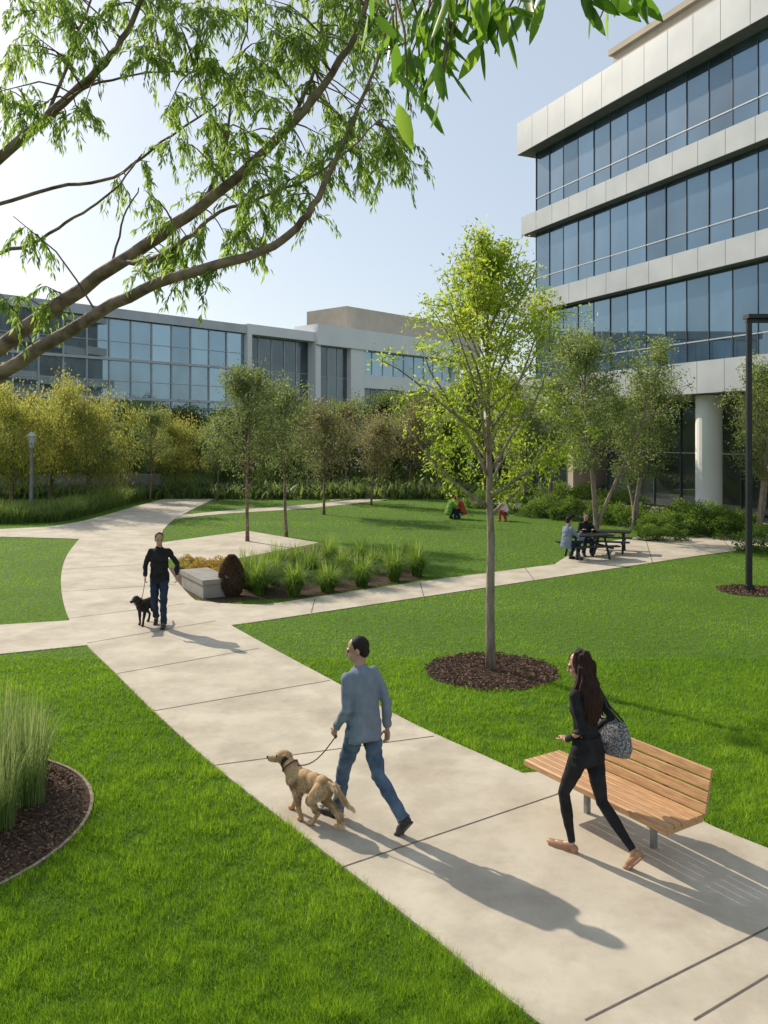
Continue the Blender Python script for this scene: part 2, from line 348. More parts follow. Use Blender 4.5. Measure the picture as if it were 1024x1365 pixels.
# ---------------------------------------------------------------- LAWN
polys=[main_poly,side_poly,l_poly,pad_poly,f1,f2,bed_poly,fcp]
def lawn(name,d0,d1,n,hh,ww):
    d=d0*(d1/d0)**NP.random(n); x=NP.uniform(-.58,.58,n)*d
    ok=np.ones(n,bool)
    for p in polys: ok&=~inpoly(x,d,p)
    for c,r in ((c_tree,.98),(c_bed,1.745),(c_lamp,.72)):
        aa=np.arctan2(d-c[1],x-c[0]); ok&=((x-c[0])**2+(d-c[1])**2)>(r*(1+(0 if r>1.5 else .03)*np.sin(aa*9)))**2
    x=x[ok];d=d[ok];n=len(x)
    k=vnoise(x,d,4.2)*.5+vnoise(x+9,d,10)*.5; k2=vnoise(x+31,d+7,.45); k3=vnoise(x+3,d+17,1.3)
    far=np.clip((d-7.5)/10,0,1)
    kk=k*(1-far*.75)+.5*far*.75
    H=hh*(.25+1.35*kk)*NP.uniform(.55,1.3,n)*(1-.25*far)
    W=ww*np.maximum(d,5)/6*NP.uniform(.7,1.3,n)
    sp=.15*(1-far)+.035
    t=np.clip(.0+.48*kk*(1-.3*far)+.28*k2+.2*k3+.12*far+NP.normal(0,1,n)*sp,0,1)
    o=blades(name,np.stack([x,d,np.zeros(n)],1),H,W,NP.uniform(.2,1.0,n),M['grass'],t,seg=1)
    o['kind']='stuff'; o['label']='bright green mown lawn grass'; o['category']='grass'
lawn('lawn_grass',4.3,13,540000,.072,.0046)
lawn('lawn_grass.001',13,60,330000,.055,.0045)
# ---------------------------------------------------------------- TREES
def wander(p,d,length,n,wob,up):
    pts=[Vector(p)]; d=Vector(d).normalized(); st=length/n
    for i in range(n):
        d=(d+Vector((R.gauss(0,wob),R.gauss(0,wob),R.gauss(0,wob)+up))).normalized(); pts.append(pts[-1]+d*st)
    return pts,d
def tree_mesh(H,cb,prof,nl,leafn,ll,lw,mat,bark,trunk_r=.07,stems=1,up=.06,elev=(.5,1.1),spread=.09,droop=.2,twn=6,parent=None,seg=8,down=0.0,twl=.35):
    mb=MB(); anchors=[]
    for s in range(stems):
        base=Vector((0,0,-.05)) if stems==1 else Vector((R.uniform(-.15,.15),R.uniform(-.15,.15),-.05))
        d0=Vector((0,0,1)) if stems==1 else Vector((R.uniform(-.16,.16),R.uniform(-.16,.16),1))
        tp,_=wander(base,d0,H*.92,12,.035 if stems==1 else .06,.05)
        tr=[trunk_r*(1.15 if i==0 else 1)*(1-.9*(i/12)**1.1)+.006 for i in range(13)]
        mb.tube(tp,tr,seg)
        L=nl//stems
        for i in range(L):
            f=(i+.5)/L; z=cb+(H*.9-cb)*f**.9; q=min(z/(H*.92)*12,11.99); k=int(q); p=tp[k].lerp(tp[k+1],q-k)
            az=i*2.4+R.uniform(-.4,.4)+s*2; el=R.uniform(*elev)*(.8+.5*f); ln=prof(f)*R.uniform(.7,1.2)/max(math.cos(el),.45)
            ln=min(ln,prof(f)*1.5)
            d=Vector((math.cos(az)*math.cos(el),math.sin(az)*math.cos(el),math.sin(el)))
            lp,_=wander(p,d,ln,6,.10,up); r0=max(tr[k]*.55,.008)
            mb.tube(lp,[r0*(1-.85*j/6)+.003 for j in range(7)],5)
            for t in range(twn):
                j=R.uniform(1.2,6); a=int(min(j,5)); pp=lp[a].lerp(lp[a+1],min(j-a,1))
                dd=Vector((R.gauss(0,1),R.gauss(0,1),R.gauss(.3-down,.7))).normalized()
                tl=R.uniform(.5,1.2)*twl*(prof(f)+.3)
                qp,_=wander(pp,dd,tl,4,.15,-droop*.4); mb.tube(qp,[.007,.006,.005,.004,.002],3)
                anchors+= [qp[1],qp[2],qp[3],qp[4],qp[4]]
            anchors+=lp[3:]
        anchors+=tp[-2:]
    tr_o=mb.obj('trunk',[bark],parent,smooth=True)
    A=np.array([tuple(a) for a in anchors]); w=NP.random(len(A))**1.8+.04; w/=w.sum()
    ix=NP.choice(len(A),leafn,p=w); pos=A[ix]+NP.normal(0,spread,(leafn,3))
    ctr=np.array([0,0,(H+cb)/2]); outd=unit(pos-ctr)
    dr=NP.normal(size=(leafn,3))+outd*.7; dr[:,2]-=droop*1.5+down*2
    clump=NP.random(len(A))[ix]
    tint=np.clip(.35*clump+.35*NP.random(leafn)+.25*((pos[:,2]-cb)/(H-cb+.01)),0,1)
    cr=leaves('crown',pos,dr,NP.uniform(.6,1.25,leafn)*ll,NP.uniform(.7,1.2,leafn)*lw,mat,tint,parent)
    return tr_o,cr
t=root('young_tree','slender young tree with yellow-green leaves in a round mulch bed','tree',(1.60,12.35,0.01),.4)
tree_mesh(6.6,2.25,lambda f:1.55*(1-f)**.6*(.8+.4*min(f*4,1)*.6)+.18,32,17500,.078,.032,M['leafY'],M['bark'],.068,seg=12,spread=.08,twn=9,parent=t,elev=(.5,1.1),droop=.1)
GRP='small trees planted along the park paths'
def tmpl(name,label,loc,grp,rot=0,sc=1,**k):
    r=root(name,label,'tree',loc,rot,grp,sc); tree_mesh(parent=r,**k); return r
def X(u,d): return ((u-512)*d/F,d,0)
ovalp=lambda w:(lambda f:w*math.sin(math.pi*min(.18+.8*f,1))**.7+.1)
tG=tmpl('park_tree','slim tree with airy grey-green crown beside a paved pad',X(330,27.5),GRP,H=5.8,cb=1.8,prof=ovalp(1.35),nl=26,leafn=7500,ll=.12,lw=.045,mat=M['leafG'],bark=M['bark2'],trunk_r=.06,spread=.13)
tG2=tmpl('park_tree','slim tree with loose olive crown on paved pad',X(382,28.7),GRP,H=5.3,cb=1.8,prof=ovalp(1.25),nl=22,leafn=5500,ll=.12,lw=.045,mat=M['leafG'],bark=M['bark2'],trunk_r=.055,spread=.14)
tR=tmpl('park_tree','small tree with brownish olive leaves on the lawn',X(432,37),GRP,H=4.4,cb=1.5,prof=ovalp(1.6),nl=24,leafn=5000,ll=.15,lw=.06,mat=M['leafR'],bark=M['bark2'],trunk_r=.06,spread=.18)
tD=tmpl('shade_tree','dense green tree in front of glass building',X(300,58),'dense trees in front of the glass building',sc=.72,H=6.6,cb=.9,prof=ovalp(2.5),nl=34,leafn=10000,ll=.24,lw=.12,mat=M['leafD'],bark=M['bark2'],trunk_r=.12,spread=.3,twn=7)
tW=tmpl('yellow_tree','rounded tree with drooping yellow-green foliage',X(120,40),'yellow-green drooping trees',sc=.92,H=5.7,cb=1.5,prof=ovalp(2.7),nl=30,leafn=12000,ll=.2,lw=.055,mat=M['leafW'],bark=M['bark2'],trunk_r=.11,spread=.27,droop=.7,down=.6,twn=6,elev=(.25,.9))
tM=tmpl('multi_stem_tree','multi-stemmed green tree beside picnic tables',X(792,29),GRP,H=7.2,cb=2.2,prof=ovalp(1.7),nl=36,leafn=12500,ll=.13,lw=.055,mat=M['leafG'],bark=M['bark'],trunk_r=.07,stems=3,spread=.15,twn=7)
copy_thing(tM,X(848,31),2.0,.82); copy_thing(tM,X(1012,28),1.1,.84,'green tree beside a black lamp post'); copy_thing(tM,X(735,38),3.1,.9)
copy_thing(tM,X(700,40),4.1,.75)
copy_thing(tR,X(495,42),1.7,.92); copy_thing(tR,X(545,50),.7,1.1)
copy_thing(tW,X(14,38),1.3,.90); copy_thing(tW,X(66,43),2.6,.98); copy_thing(tW,X(-40,41),4.0,1.0); copy_thing(tW,X(234,48),.6,.76,'rounded light green tree near the hedge')
copy_thing(tG,X(200,44),2.2,.85); copy_thing(tG,X(412,46),5.0,.9); copy_thing(tG,X(290,45),1.0,.8); copy_thing(tG,X(462,50),3.3,.95); copy_thing(tG,X(160,46),2.9,.75)
for i,(u,d,s) in enumerate([(-60,60,.75),(0,62,.72),(40,56,.68),(85,60,.72),(130,58,.7),(175,55,.74),(215,60,.74),(258,62,.76),(340,60,.72),(385,56,.66),(425,62,.78),(465,60,.8),(505,64,.9),(545,60,.88),(580,56,.85),(620,62,1.05),(655,58,1.0),(690,56,1.0),(725,52,.95),(150,50,.45),(300,50,.45),(360,52,.5),(440,53,.55),(520,52,.6),(600,52,.65)]):
    copy_thing(tD,X(u,d),i*1.9,s)
# overhanging tree
def limbs():
    r=root('overhanging_tree','large tree with long bending limbs and narrow drooping leaves','tree')
    mb=MB(); pts=[]
    fork=Vector((-5.2,7.4,2.9))
    mb.tube([(-5.6,7.5,-.05),(-5.5,7.5,.5),(-5.4,7.45,1.6),fork],[.22,.17,.155,.13],14)
    def limb(L,r0,r1,st=None,n=8,e=1.0,px=True):
        P=[Vector(st)] if st else []
        P+=[A3(*q) if px else Vector(q) for q in L]
        Q=[]
        for i in range(len(P)-1):
            p0=P[max(i-1,0)];p1=P[i];p2=P[i+1];p3=P[min(i+2,len(P)-1)]
            for k in range(5):
                t=k/5; q=.5*((2*p1)+(p2-p0)*t+(2*p0-5*p1+4*p2-p3)*t*t+(3*p1-p0-3*p2+p3)*t**3)
                Q.append(q+Vector((R.gauss(0,1),R.gauss(0,1),R.gauss(0,1)))*.006)
        Q.append(P[-1]); m=len(Q)-1
        mb.tube(Q,[r0+(r1-r0)*(i/m)**e for i in range(m+1)],n); pts.extend(Q); return Q
    limb([(-100,548,7.2),(-10,470,7),(110,385,6.8),(215,312,6.6),(300,250,6.5),(390,165,6.3),(455,80,6.2),(495,-10,6.0),(520,-120,5.9)],.095,.014,fork,12,.72)
    limb([(-90,562,6.7),(-12,508,6.4),(90,442,6.2),(190,387,6.1),(290,353,6.0),(365,328,6),(412,285,6),(437,235,6),(470,160,6),(500,90,6),(530,-5,6)],.078,.006,fork,12,.70)
    limb([(-240,430,7.8),(-60,262,7),(-10,218,6.9),(70,150,6.8),(130,95,6.6),(170,40,6.5),(200,-30,6.4)],.068,.016,fork,10)
    limb([(-60,430,7.4),(-20,350,7.2),(40,325,7.1),(100,290,7.0),(150,255,6.9),(190,205,6.9)],.025,.006,A3(-100,548,7.2),6)
    limb([(200,346,6.4),(250,318,6.3),(285,288,6.3),(350,262,6.2),(430,228,6.1),(500,165,6)],.024,.005,A3(160,350,6.7),6)
    limb([(70,250,7.4),(150,236,7.3),(215,190,7.3),(300,130,7.2),(380,60,7.2)],.019,.005,A3(-60,290,7.3),6)
    limb([(150,350,6.8),(165,290,6.8),(185,250,6.8)],.014,.005,A3(130,368,6.8),5)
    limb([(110,120,6.6),(180,100,6.5),(260,95,6.4)],.016,.005,A3(70,150,6.8),5)
    limb([(100,60,6.9),(130,-20,6.9)],.018,.008,A3(60,160,6.8),5)
    limb([(420,90,6.5),(430,20,6.6),(440,-40,6.6)],.017,.008,A3(385,168,6.3),5)
    limb([(300,200,6.7),(310,120,6.9),(330,30,7)],.016,.007,A3(270,275,6.5),5)
    limb([(-4.6,6.6,7.5),(-3.0,5.0,7.6),(-1.2,3.7,6.6),(-.2,3.3,5.75),(.5,3.15,5.35),(1.2,3.0,5.3)],.06,.01,fork,8,px=False)
    CL=[(25,60,75,6),(90,40,70,6),(150,20,60,4),(60,150,60,3),(20,290,35,2),(130,250,55,2),(235,60,55,6),(290,30,60,7),(350,60,60,7),(400,30,55,6),(260,150,55,6),(300,190,50,5),(215,210,45,4),(350,130,50,5),(410,110,50,5),(450,60,50,5),(370,200,50,3),(330,255,45,4),(420,230,45,5),(470,200,50,6),(520,210,42,6),(545,235,25,2),(390,270,38,4),(330,320,40,5),(260,350,42,5),(215,370,38,3),(110,120,50,2),(0,130,50,3),(30,390,40,2),(0,385,40,2),(500,140,45,5),(470,0,50,6),(190,-10,50,4),(330,-10,50,5),(60,-20,60,4),(280,95,45,5),(240,255,40,2),(530,60,40,4),(520,10,40,4)]
    LP=[];LD=[];LT=[]
    P=np.array([tuple(p) for p in pts])
    for (u,v,rr,nt) in CL:
        for k in range(nt):
            d=R.uniform(5.8,7.2); c=A3(u+R.gauss(0,rr*.5),v+R.gauss(0,rr*.45),d)
            j=int(np.argmin(((P-np.array(c))**2).sum(1)+NP.random(len(P))*.05)); s=Vector(P[j])
            mid=s.lerp(c,.5)+Vector((0,0,.12*(c-s).length))
            pp=[s,s.lerp(mid,.5)+Vector((0,0,.02)),mid,mid.lerp(c,.55),c]; mb.tube(pp,[.008,.007,.006,.004,.003],4)
            tb=R.uniform(.2,.65)
            for w in range(4):
                st=mid.lerp(c,R.uniform(.2,1)); dd=Vector((R.gauss(0,.7),R.gauss(0,.7),R.uniform(-.9,.3)))
                tp,_=wander(st,dd,R.uniform(.16,.38),5,.12,-.24); mb.tube(tp,[.003,.003,.0025,.002,.002,.001],3)
                for a in range(1,6):
                    dirn=(tp[a]-tp[a-1]).normalized()
                    for z in range(6):
                        pos=tp[a-1].lerp(tp[a],R.random())+Vector((R.gauss(0,.012),R.gauss(0,.012),R.gauss(0,.012))); side=Vector((R.gauss(0,1),R.gauss(0,1),R.gauss(-.4,.6))).normalized()
                        LP.append(tuple(pos)); LD.append(tuple(dirn*.8+side*.8+Vector((0,0,-.35)))); LT.append(min(1,max(0,R.gauss(tb,.2))))
    LP=np.array(LP);LD=np.array(LD);n=len(LP)
    leaves('crown',LP,LD,NP.uniform(.04,.09,n),NP.uniform(.012,.022,n),M['leafO'],np.array(LT),r,droop=.15)
    BP=[];BD=[]
    for (u,v,k) in [(530,45,6),(560,20,7),(590,60,7),(620,15,7),(560,95,6),(585,120,3),(640,45,5),(665,25,5),(690,0,5),(530,100,5),(545,135,3),(610,-10,6),(780,-8,5),(800,12,4),(840,0,4),(860,-15,3),(715,-15,4),(500,10,4),(575,-20,6),(650,-15,5),(545,70,5),(600,30,5),(575,50,5),(590,85,4),(550,110,4),(660,60,3)]:
        c=A3(u,v+12,R.uniform(2.9,3.5)); s=Vector((c.x+R.uniform(-.1,.1),3.2,max(c.z+.2,5.35)))
        mb.tube([s,s.lerp(c,.5)+Vector((.03,0,.02)),c],[.007,.005,.003],4)
        for q in range(k): BP.append(tuple(s.lerp(c,R.uniform(.55,1))+Vector((R.gauss(0,.03),R.gauss(0,.03),0)))); BD.append((R.gauss(0,.55),R.gauss(0,.4),-1+R.gauss(0,.3)))
    n=len(BP); BP=np.array(BP); dr=unit(np.array(BD)); s=unit(np.cross(dr,NP.normal(size=(n,3)))); nn=np.cross(s,dr)
    Ln=NP.uniform(.12,.20,n)[:,None]; Wd=Ln*NP.uniform(.24,.32,n)[:,None]
    V=[]
    prof=[(0,0),(.15,.55),(.4,1),(.68,.8),(.87,.4),(1,0)]
    bend=NP.uniform(-.05,.2,n)[:,None]
    for tt,w in prof: 
        c=BP+dr*Ln*tt+nn*Ln*bend*tt*tt*1.2
        V+= [c+s*Wd*w*.5+nn*Wd*w*.18, c, c-s*Wd*w*.5+nn*Wd*w*.18]
    V=np.stack(V,1).reshape(-1,3); ix=[]
    for k in range(5):
        for j in range(2): a=k*3+j; ix+=[a,a+1,a+4,a,a+4,a+3]
    idx=(np.arange(n)[:,None]*18+np.array([ix])).ravel()
    npmesh('broad_foliage',V,3,idx,M['leafB'],np.repeat(NP.random(n),18),r)
    mb.obj('trunk',[M['bark2']],r,smooth=True)
limbs()
# ---------------------------------------------------------------- GRASSES, SHRUBS
def clump(name,label,loc,n,h,w,lean,r,mat,group,cat='grass',sag=0):
    a=NP.uniform(0,2*np.pi,n); q=r*np.sqrt(NP.random(n)); base=np.stack([q*np.cos(a),q*np.sin(a),np.zeros(n)],1)
    ln=NP.uniform(.05,1,n)
    o=blades(name,base,NP.uniform(.45,1.1,n)*h,np.full(n,w)*NP.uniform(.7,1.3,n),ln*lean,mat,np.clip(NP.normal(.62,.2,n)-.3*ln,0,1),seg=5,az=a+NP.normal(0,.7,n),sag=sag)
    o.location=loc; tag(o,label,cat,group); return o
def cp(o,loc,rot,s,label=None):
    n=o.copy(); COL.objects.link(n); n.location=loc; n.rotation_euler=(0,0,rot); n.scale=(s,)*3 if not isinstance(s,tuple) else s
    if label: n['label']=label
    return n
g1=clump('ornamental_grass','tall wispy green ornamental grass in mulch',(-3.38,7.85,.01),420,1.08,.0055,.40,.15,M['orn'],'tall grasses in the mulch bed',sag=.3)
for i,(x,y,s) in enumerate([(-3.42,7.35,.9),(-3.60,8.35,.95),(-3.75,7.8,1.0),(-3.75,7.2,1.0),(-3.40,6.95,.65),(-3.95,8.5,1),(-4.1,8.0,1)]): cp(g1,(x,y,.01),i*1.3,s)
g2=clump('fountain_grass','arching soft green fountain grass clump',X(350,19),800,.95,.012,.80,.12,M['orn2'],'fountain grasses in the planting bed',sag=.6)
i=0
for (u,v) in [(345,793),(392,794),(437,789),(482,782),(525,775),(365,779),(415,775),(458,769),(500,764),(542,759),(395,762),(440,757),(480,752),(370,765),(330,785),(555,768)]:
    x,y=G(u,v); i+=1; cp(g2,(x,y,.01),i*1.7,(R.uniform(.95,1.2),R.uniform(.95,1.2),R.uniform(.8,1.15)))
def shrub(name,label,loc,r,n,ll,lw,mat,group,cat='shrub'):
    pos=unit(NP.normal(size=(n,3))); pos[:,2]=np.abs(pos[:,2]); lump=1+.22*np.sin(pos[:,0]*7+1)*np.cos(pos[:,1]*6)+.15*np.sin(pos[:,2]*9+pos[:,0]*5)
    out=pos.copy(); pos=pos*lump[:,None]*np.array(r)*(NP.uniform(.55,1,(n,1))**.4)
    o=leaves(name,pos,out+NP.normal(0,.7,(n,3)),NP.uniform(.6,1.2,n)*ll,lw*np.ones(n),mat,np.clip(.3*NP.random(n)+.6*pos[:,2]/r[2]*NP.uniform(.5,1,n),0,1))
    o.location=loc; tag(o,label,cat,group); return o
n=7000; zz=NP.random(n); aa=NP.uniform(0,2*np.pi,n); rr=.27*np.sin(np.pi*(zz*.82+.16))**.75*NP.uniform(.8,1,n)
pos=np.stack([rr*np.cos(aa),rr*np.sin(aa),zz*.86],1); dr_=np.stack([np.cos(aa)*.5,np.sin(aa)*.5,np.ones(n)*1.1],1)+NP.normal(0,.25,(n,3))
o=leaves('dry_shrub',pos,dr_,.08*np.ones(n),.016*np.ones(n),M['dry'],np.clip(NP.normal(.45,.25,n),0,1)); o.location=(*G(309,795),0); tag(o,'rust-brown upright rounded shrub beside concrete seat','shrub')
fl=shrub('golden_shrub','low golden flowering shrub next to concrete seat',(*G(268,768),0),(.45,.45,.38),1600,.06,.03,M['flower'],'low golden shrubs')
cp(fl,(*G(250,757),0),1,.8); cp(fl,(*G(292,762),0),2,.9); cp(fl,(*G(285,775),0),3,.7)
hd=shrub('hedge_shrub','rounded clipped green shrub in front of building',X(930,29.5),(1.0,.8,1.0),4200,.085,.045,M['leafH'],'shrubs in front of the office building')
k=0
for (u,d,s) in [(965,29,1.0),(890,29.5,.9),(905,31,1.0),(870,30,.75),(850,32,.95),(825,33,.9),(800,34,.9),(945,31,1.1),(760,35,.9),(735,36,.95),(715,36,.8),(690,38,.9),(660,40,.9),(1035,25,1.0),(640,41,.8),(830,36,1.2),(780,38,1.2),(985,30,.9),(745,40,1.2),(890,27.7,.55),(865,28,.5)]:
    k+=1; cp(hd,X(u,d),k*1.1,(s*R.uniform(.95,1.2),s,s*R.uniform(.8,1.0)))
n=26000; tt=NP.random(n); E=np.array(smooth_line(gp([(-60,700),(60,698),(115,689),(190,668),(260,652),(310,643),(345,638)]),6)); q=tt*(len(E)-1.001); i0=q.astype(int); fr=(q-i0)[:,None]
bp=E[i0]*(1-fr)+E[i0+1]*fr; off=NP.uniform(.2,3.2,n); bp=bp+np.stack([-off*.45,off],1)
o=blades('meadow_grass',np.stack([bp[:,0],bp[:,1],np.zeros(n)],1),NP.uniform(.5,1.1,n)*(.6+.6*vnoise(bp[:,0],bp[:,1],.8)),NP.uniform(.02,.04,n),NP.uniform(.1,.9,n),M['meadow'],np.clip(NP.normal(.25,.2,n)+.45*vnoise(bp[:,0]+5,bp[:,1],.6),0,1),seg=3); o['kind']='stuff'; o['label']='strip of long green meadow grass beside path'; o['category']='grass'
n=40000; d=NP.uniform(46,75,n); x=NP.uniform(-.55,.30,n)*d
o=blades('ground_cover',np.stack([x,d,np.zeros(n)],1),NP.uniform(.4,1.2,n),NP.uniform(.12,.3,n),NP.uniform(.2,1,n),M['leafD'],np.clip(NP.normal(.5,.25,n),0,1),seg=2); o['kind']='stuff'; o['label']='dark green undergrowth below the trees'; o['category']='undergrowth'
w=MB(); w.box(-34,-13,48.0,48.4,-.05,1.3); o=w.obj('retaining_wall',[M['concrete2']]); tag(o,'low grey concrete retaining wall behind trees','wall')
# ---------------------------------------------------------------- RIGHT OFFICE BUILDING
def windows(parent,x0,x1,nx,z0,z1,y,glass,frame,transom=None,fw=.035,rows=1,depth=.06,jit=.006):
    dx=(x1-x0)/nx
    for i in range(nx):
        for j in range(rows):
            a=z0+(z1-z0)*j/rows; b=z0+(z1-z0)*(j+1)/rows; u0=x0+dx*i; u1=u0+dx
            mb=MB(); e=[R.uniform(-jit,jit) for _ in range(3)]
            mb.add([(u0,y+e[0],a),(u1,y+e[1],a),(u1,y+e[1]+e[2],b),(u0,y+e[0]+e[2],b)],[(0,1,2,3)],0)
            mb.box(u0-fw/2,u0+fw/2,y-depth,y+.03,a+.02,b-.02,1)
            mb.box(u0+fw/2+.001,u1-fw/2-.001,y-depth*.7,y+.03,b-.04,b-.003,1)
            if transom: mb.box(u0+fw/2+.001,u1-fw/2-.001,y-depth*.8,y+.03,a+transom,a+transom+.05,2)
            mb.obj('window',[glass,frame,M['framel']],parent)
BR=root('office_building','white clad office building with bands of blue glass','building',(8.12,44,0),math.atan2(-.913,.408))
FL=[(6.5,10.05),(11.05,14.3),(15.3,18.6)]
Ls=33.6; nx=28
for (a,b) in FL: windows(BR,.0,Ls,nx,a,b,0,M['glassR'],M['frame'],.85,fw=.028,depth=.035,jit=.011)
core=MB()
for (a,b) in FL: core.box(.02,Ls,.12,20,a+.0,b,0)
core.box(1.0,Ls,4.0,20,0,5.2,0)
core.obj('core',[M['dark']],BR)
def band(z0,z1,out,name='spandrel_band',x0=-.7):
    mb=MB(); W=1.4; x=x0
    while x<Ls+1:
        mb.box(x+.012,x+W-.012,-out,.3,z0+.02,z1,0); x+=W
    mb.box(x0+.01,Ls+1,-out+.02,21,z0+.0,z1-.01,1)
    mb.obj(name,[M['panel'],M['panelS']],BR)
band(5.2,6.5,.55); band(10.05,11.05,.5); band(14.3,15.3,.5); band(18.6,20.3,.75,'roof_fascia')
mb=MB(); mb.box(-.3,Ls+1,-.45,20,20.31,20.5,0); mb.obj('roof',[M['panelS']],BR)
mb=MB(); mb.box(2.6,Ls,3.0,16,20.5,23.3,0); mb.box(2.4,Ls,2.8,16.2,23.3,23.6,0); mb.obj('penthouse',[M['beige']],BR)
for s in (11.5,21.2,31):
    mb=MB(); mb.tube([(s,.5,0),(s,.5,.2),(s,.5,.21),(s,.5,5.18)],[.62,.62,.52,.52],24); mb.obj('column',[M['white']],BR,smooth=False)
windows(BR,1.0,Ls,18,.1,4.9,3.9,M['glassD'],M['frame'],2.6,fw=.06)
mb=MB(); mb.box(1.0,Ls,3.7,3.85,4.9,5.19,0); mb.obj('lintel',[M['dark']],BR)
mb=MB(); mb.box(-9,-.8,3,16,0,4.6,0); mb.box(-9.4,-.75,2.4,16.4,4.6,5.3,1); mb.obj('entrance_wing',[M['beige'],M['white']],BR)
windows(BR,-8.4,-1.4,5,.4,3.8,2.95,M['glassD'],M['frame'])
# ---------------------------------------------------------------- LEFT GLASS BUILDING
BL=root('glass_building','long low glass office building with white frames','building',(-27,58,0),rad(48))
windows(BL,-16,21.5,20,.4,12.7,0,M['glassL'],M['framel'],1.3,fw=.10,rows=4,depth=.10,jit=.012)
mb=MB(); mb.box(-16,21.4,.15,16,0,12.9,0); mb.obj('core',[M['dark']],BL)
mb=MB(); mb.box(-16.5,21.6,-.35,16,12.75,13.5,0); mb.box(-16.5,21.5,-.18,.1,9.45,9.65,0); mb.box(-16.5,21.5,-.18,.1,6.4,6.6,0); mb.obj('parapet',[M['panel']],BL)
mb=MB(); mb.box(21.6,22.1,-.5,10,0,13.6,0); mb.box(22.1,29.8,-.5,10,12.7,13.6,0); mb.box(29.8,30.5,-.6,4,0,12.38,0); mb.obj('portal_frame',[M['white']],BL)
windows(BL,22.1,29.8,5,.4,12.7,.5,M['glassD'],M['framel'],None,fw=.08,rows=4)
mb=MB(); mb.box(29.82,53,-.9,2.5,12.4,14.4,0); mb.box(34.6,36.6,-.7,2,0,12.4,0); mb.box(36.6,52,-.6,2,8.5,9.9,0); mb.box(43,43.8,-.6,2,0,8.5,0); mb.box(52,53,-.6,12,0,12.4,0); mb.obj('white_frame',[M['white']],BL)
windows(BL,30.5,34.6,3,.4,12.4,-.1,M['glassD'],M['framel'],None,fw=.08,rows=4)
windows(BL,36.6,52,9,9.9,12.4,-.1,M['glassL'],M['framel'],None,fw=.1)
windows(BL,36.6,52,9,.4,8.5,.0,M['glassD'],M['framel'],None,fw=.1,rows=2)
mb=MB(); mb.box(30.6,51.9,.3,13,0,12.3,0); mb.box(22.2,29.7,.7,13,0,12.6,0); mb.obj('core',[M['dark']],BL)
mb=MB(); mb.box(37.5,62,2.8,9,12.3,17.4,0); mb.obj('penthouse',[M['beige']],BL)
mb=MB(); mb.box(2,9,5,10,13.52,14.2,0); mb.obj('roof_plant',[M['panel']],BL)
# ---------------------------------------------------------------- LAMPS
r=root('street_lamp','tall black post lamp with flat horizontal arm','street lamp',(8.27,18.7,0.02),0)
mb=MB(); mb.tube([(0,0,0),(0,0,.12),(0,0,.13),(0,0,6.1)],[.12,.12,.075,.065],16); mb.obj('post',[M['steel']],r)
mb=MB(); mb.box(-.07,1.3,-.05,.05,6.06,6.14); mb.box(-.075,1.5,-.16,.16,6.15,6.24); mb.obj('arm',[M['steel']],r)
mb=MB(); mb.box(.5,1.4,-.12,.12,6.02,6.055); mb.obj('lamp_head',[M['panel']],r)
r=root('garden_lamp','slim grey post lamp with pale lantern top','street lamp',X(42,37),0)
mb=MB(); mb.tube([(0,0,0),(0,0,3.0)],[.09,.07],10); mb.obj('post',[M['galv']],r)
mb=MB(); mb.tube([(0,0,3.0),(0,0,3.05),(0,0,3.5)],[.1,.12,.17],12); mb.tube([(0,0,3.5),(0,0,3.54),(0,0,3.7)],[.22,.22,.06],12); mb.obj('lamp_head',[M['panel']],r)
# ---------------------------------------------------------------- WOODEN BENCH
br=root('park_bench','light timber slatted bench with backrest on concrete path','bench',(1.975,7.24,.022),0)
br.rotation_euler=(0,0,math.atan2(-1.38,.87)); Lb=1.62
def slat(mb,x0,x1,y0,y1,z0,z1,T=None):
    c=.006; prof=[(y0+c,z0),(y1-c,z0),(y1,z0+c),(y1,z1-c),(y1-c,z1),(y0+c,z1),(y0,z1-c),(y0,z0+c)]
    mb.loft([[ (T@Vector((x,a,b)) if T else Vector((x,a,b))) for a,b in prof] for x in (x0,x1)])
mb=MB()
for i in range(5): slat(mb,-Lb/2,Lb/2,-.24+i*.09,-.24+i*.09+.079,.395,.43)
slat(mb,-Lb/2,Lb/2,-.258,-.244,.375,.43); slat(mb,-Lb/2+.003,-Lb/2+.02,-.24,.20,.365,.393); slat(mb,Lb/2-.02,Lb/2-.003,-.24,.20,.365,.393); mb.obj('seat',[M['wood']],br)
mb=MB(); T=Matrix.Translation((0,.215,.41))@Matrix.Rotation(rad(-14),4,'X')
for i in range(4): slat(mb,-Lb/2+.28,Lb/2,0,.028,.01+i*.093,.092+i*.093,T)
mb.obj('backrest',[M['wood']],br)
for x in (-.38,.38):
    mb=MB(); mb.box(x-.02,x+.02,-.2,.2,.365,.392); mb.box(x-.02,x+.02,.10,.15,.0,.365)
    mb.box(x-.02,x+.02,.032,.055,-.05,.35,T=T); mb.obj('leg',[M['galv']],br)
r=root('concrete_seat','low pale concrete block seat beside planting bed','bench',(-4.02,18.55,.02),rad(-60))
mb=MB(); mb.box(-.80,.80,-.30,.30,.0,.30); mb.obj('plinth',[M['concrete2']],r)
mb=MB(); mb.box(-.84,.84,-.33,.33,.302,.40); mb.obj('seat',[M['concrete2']],r)
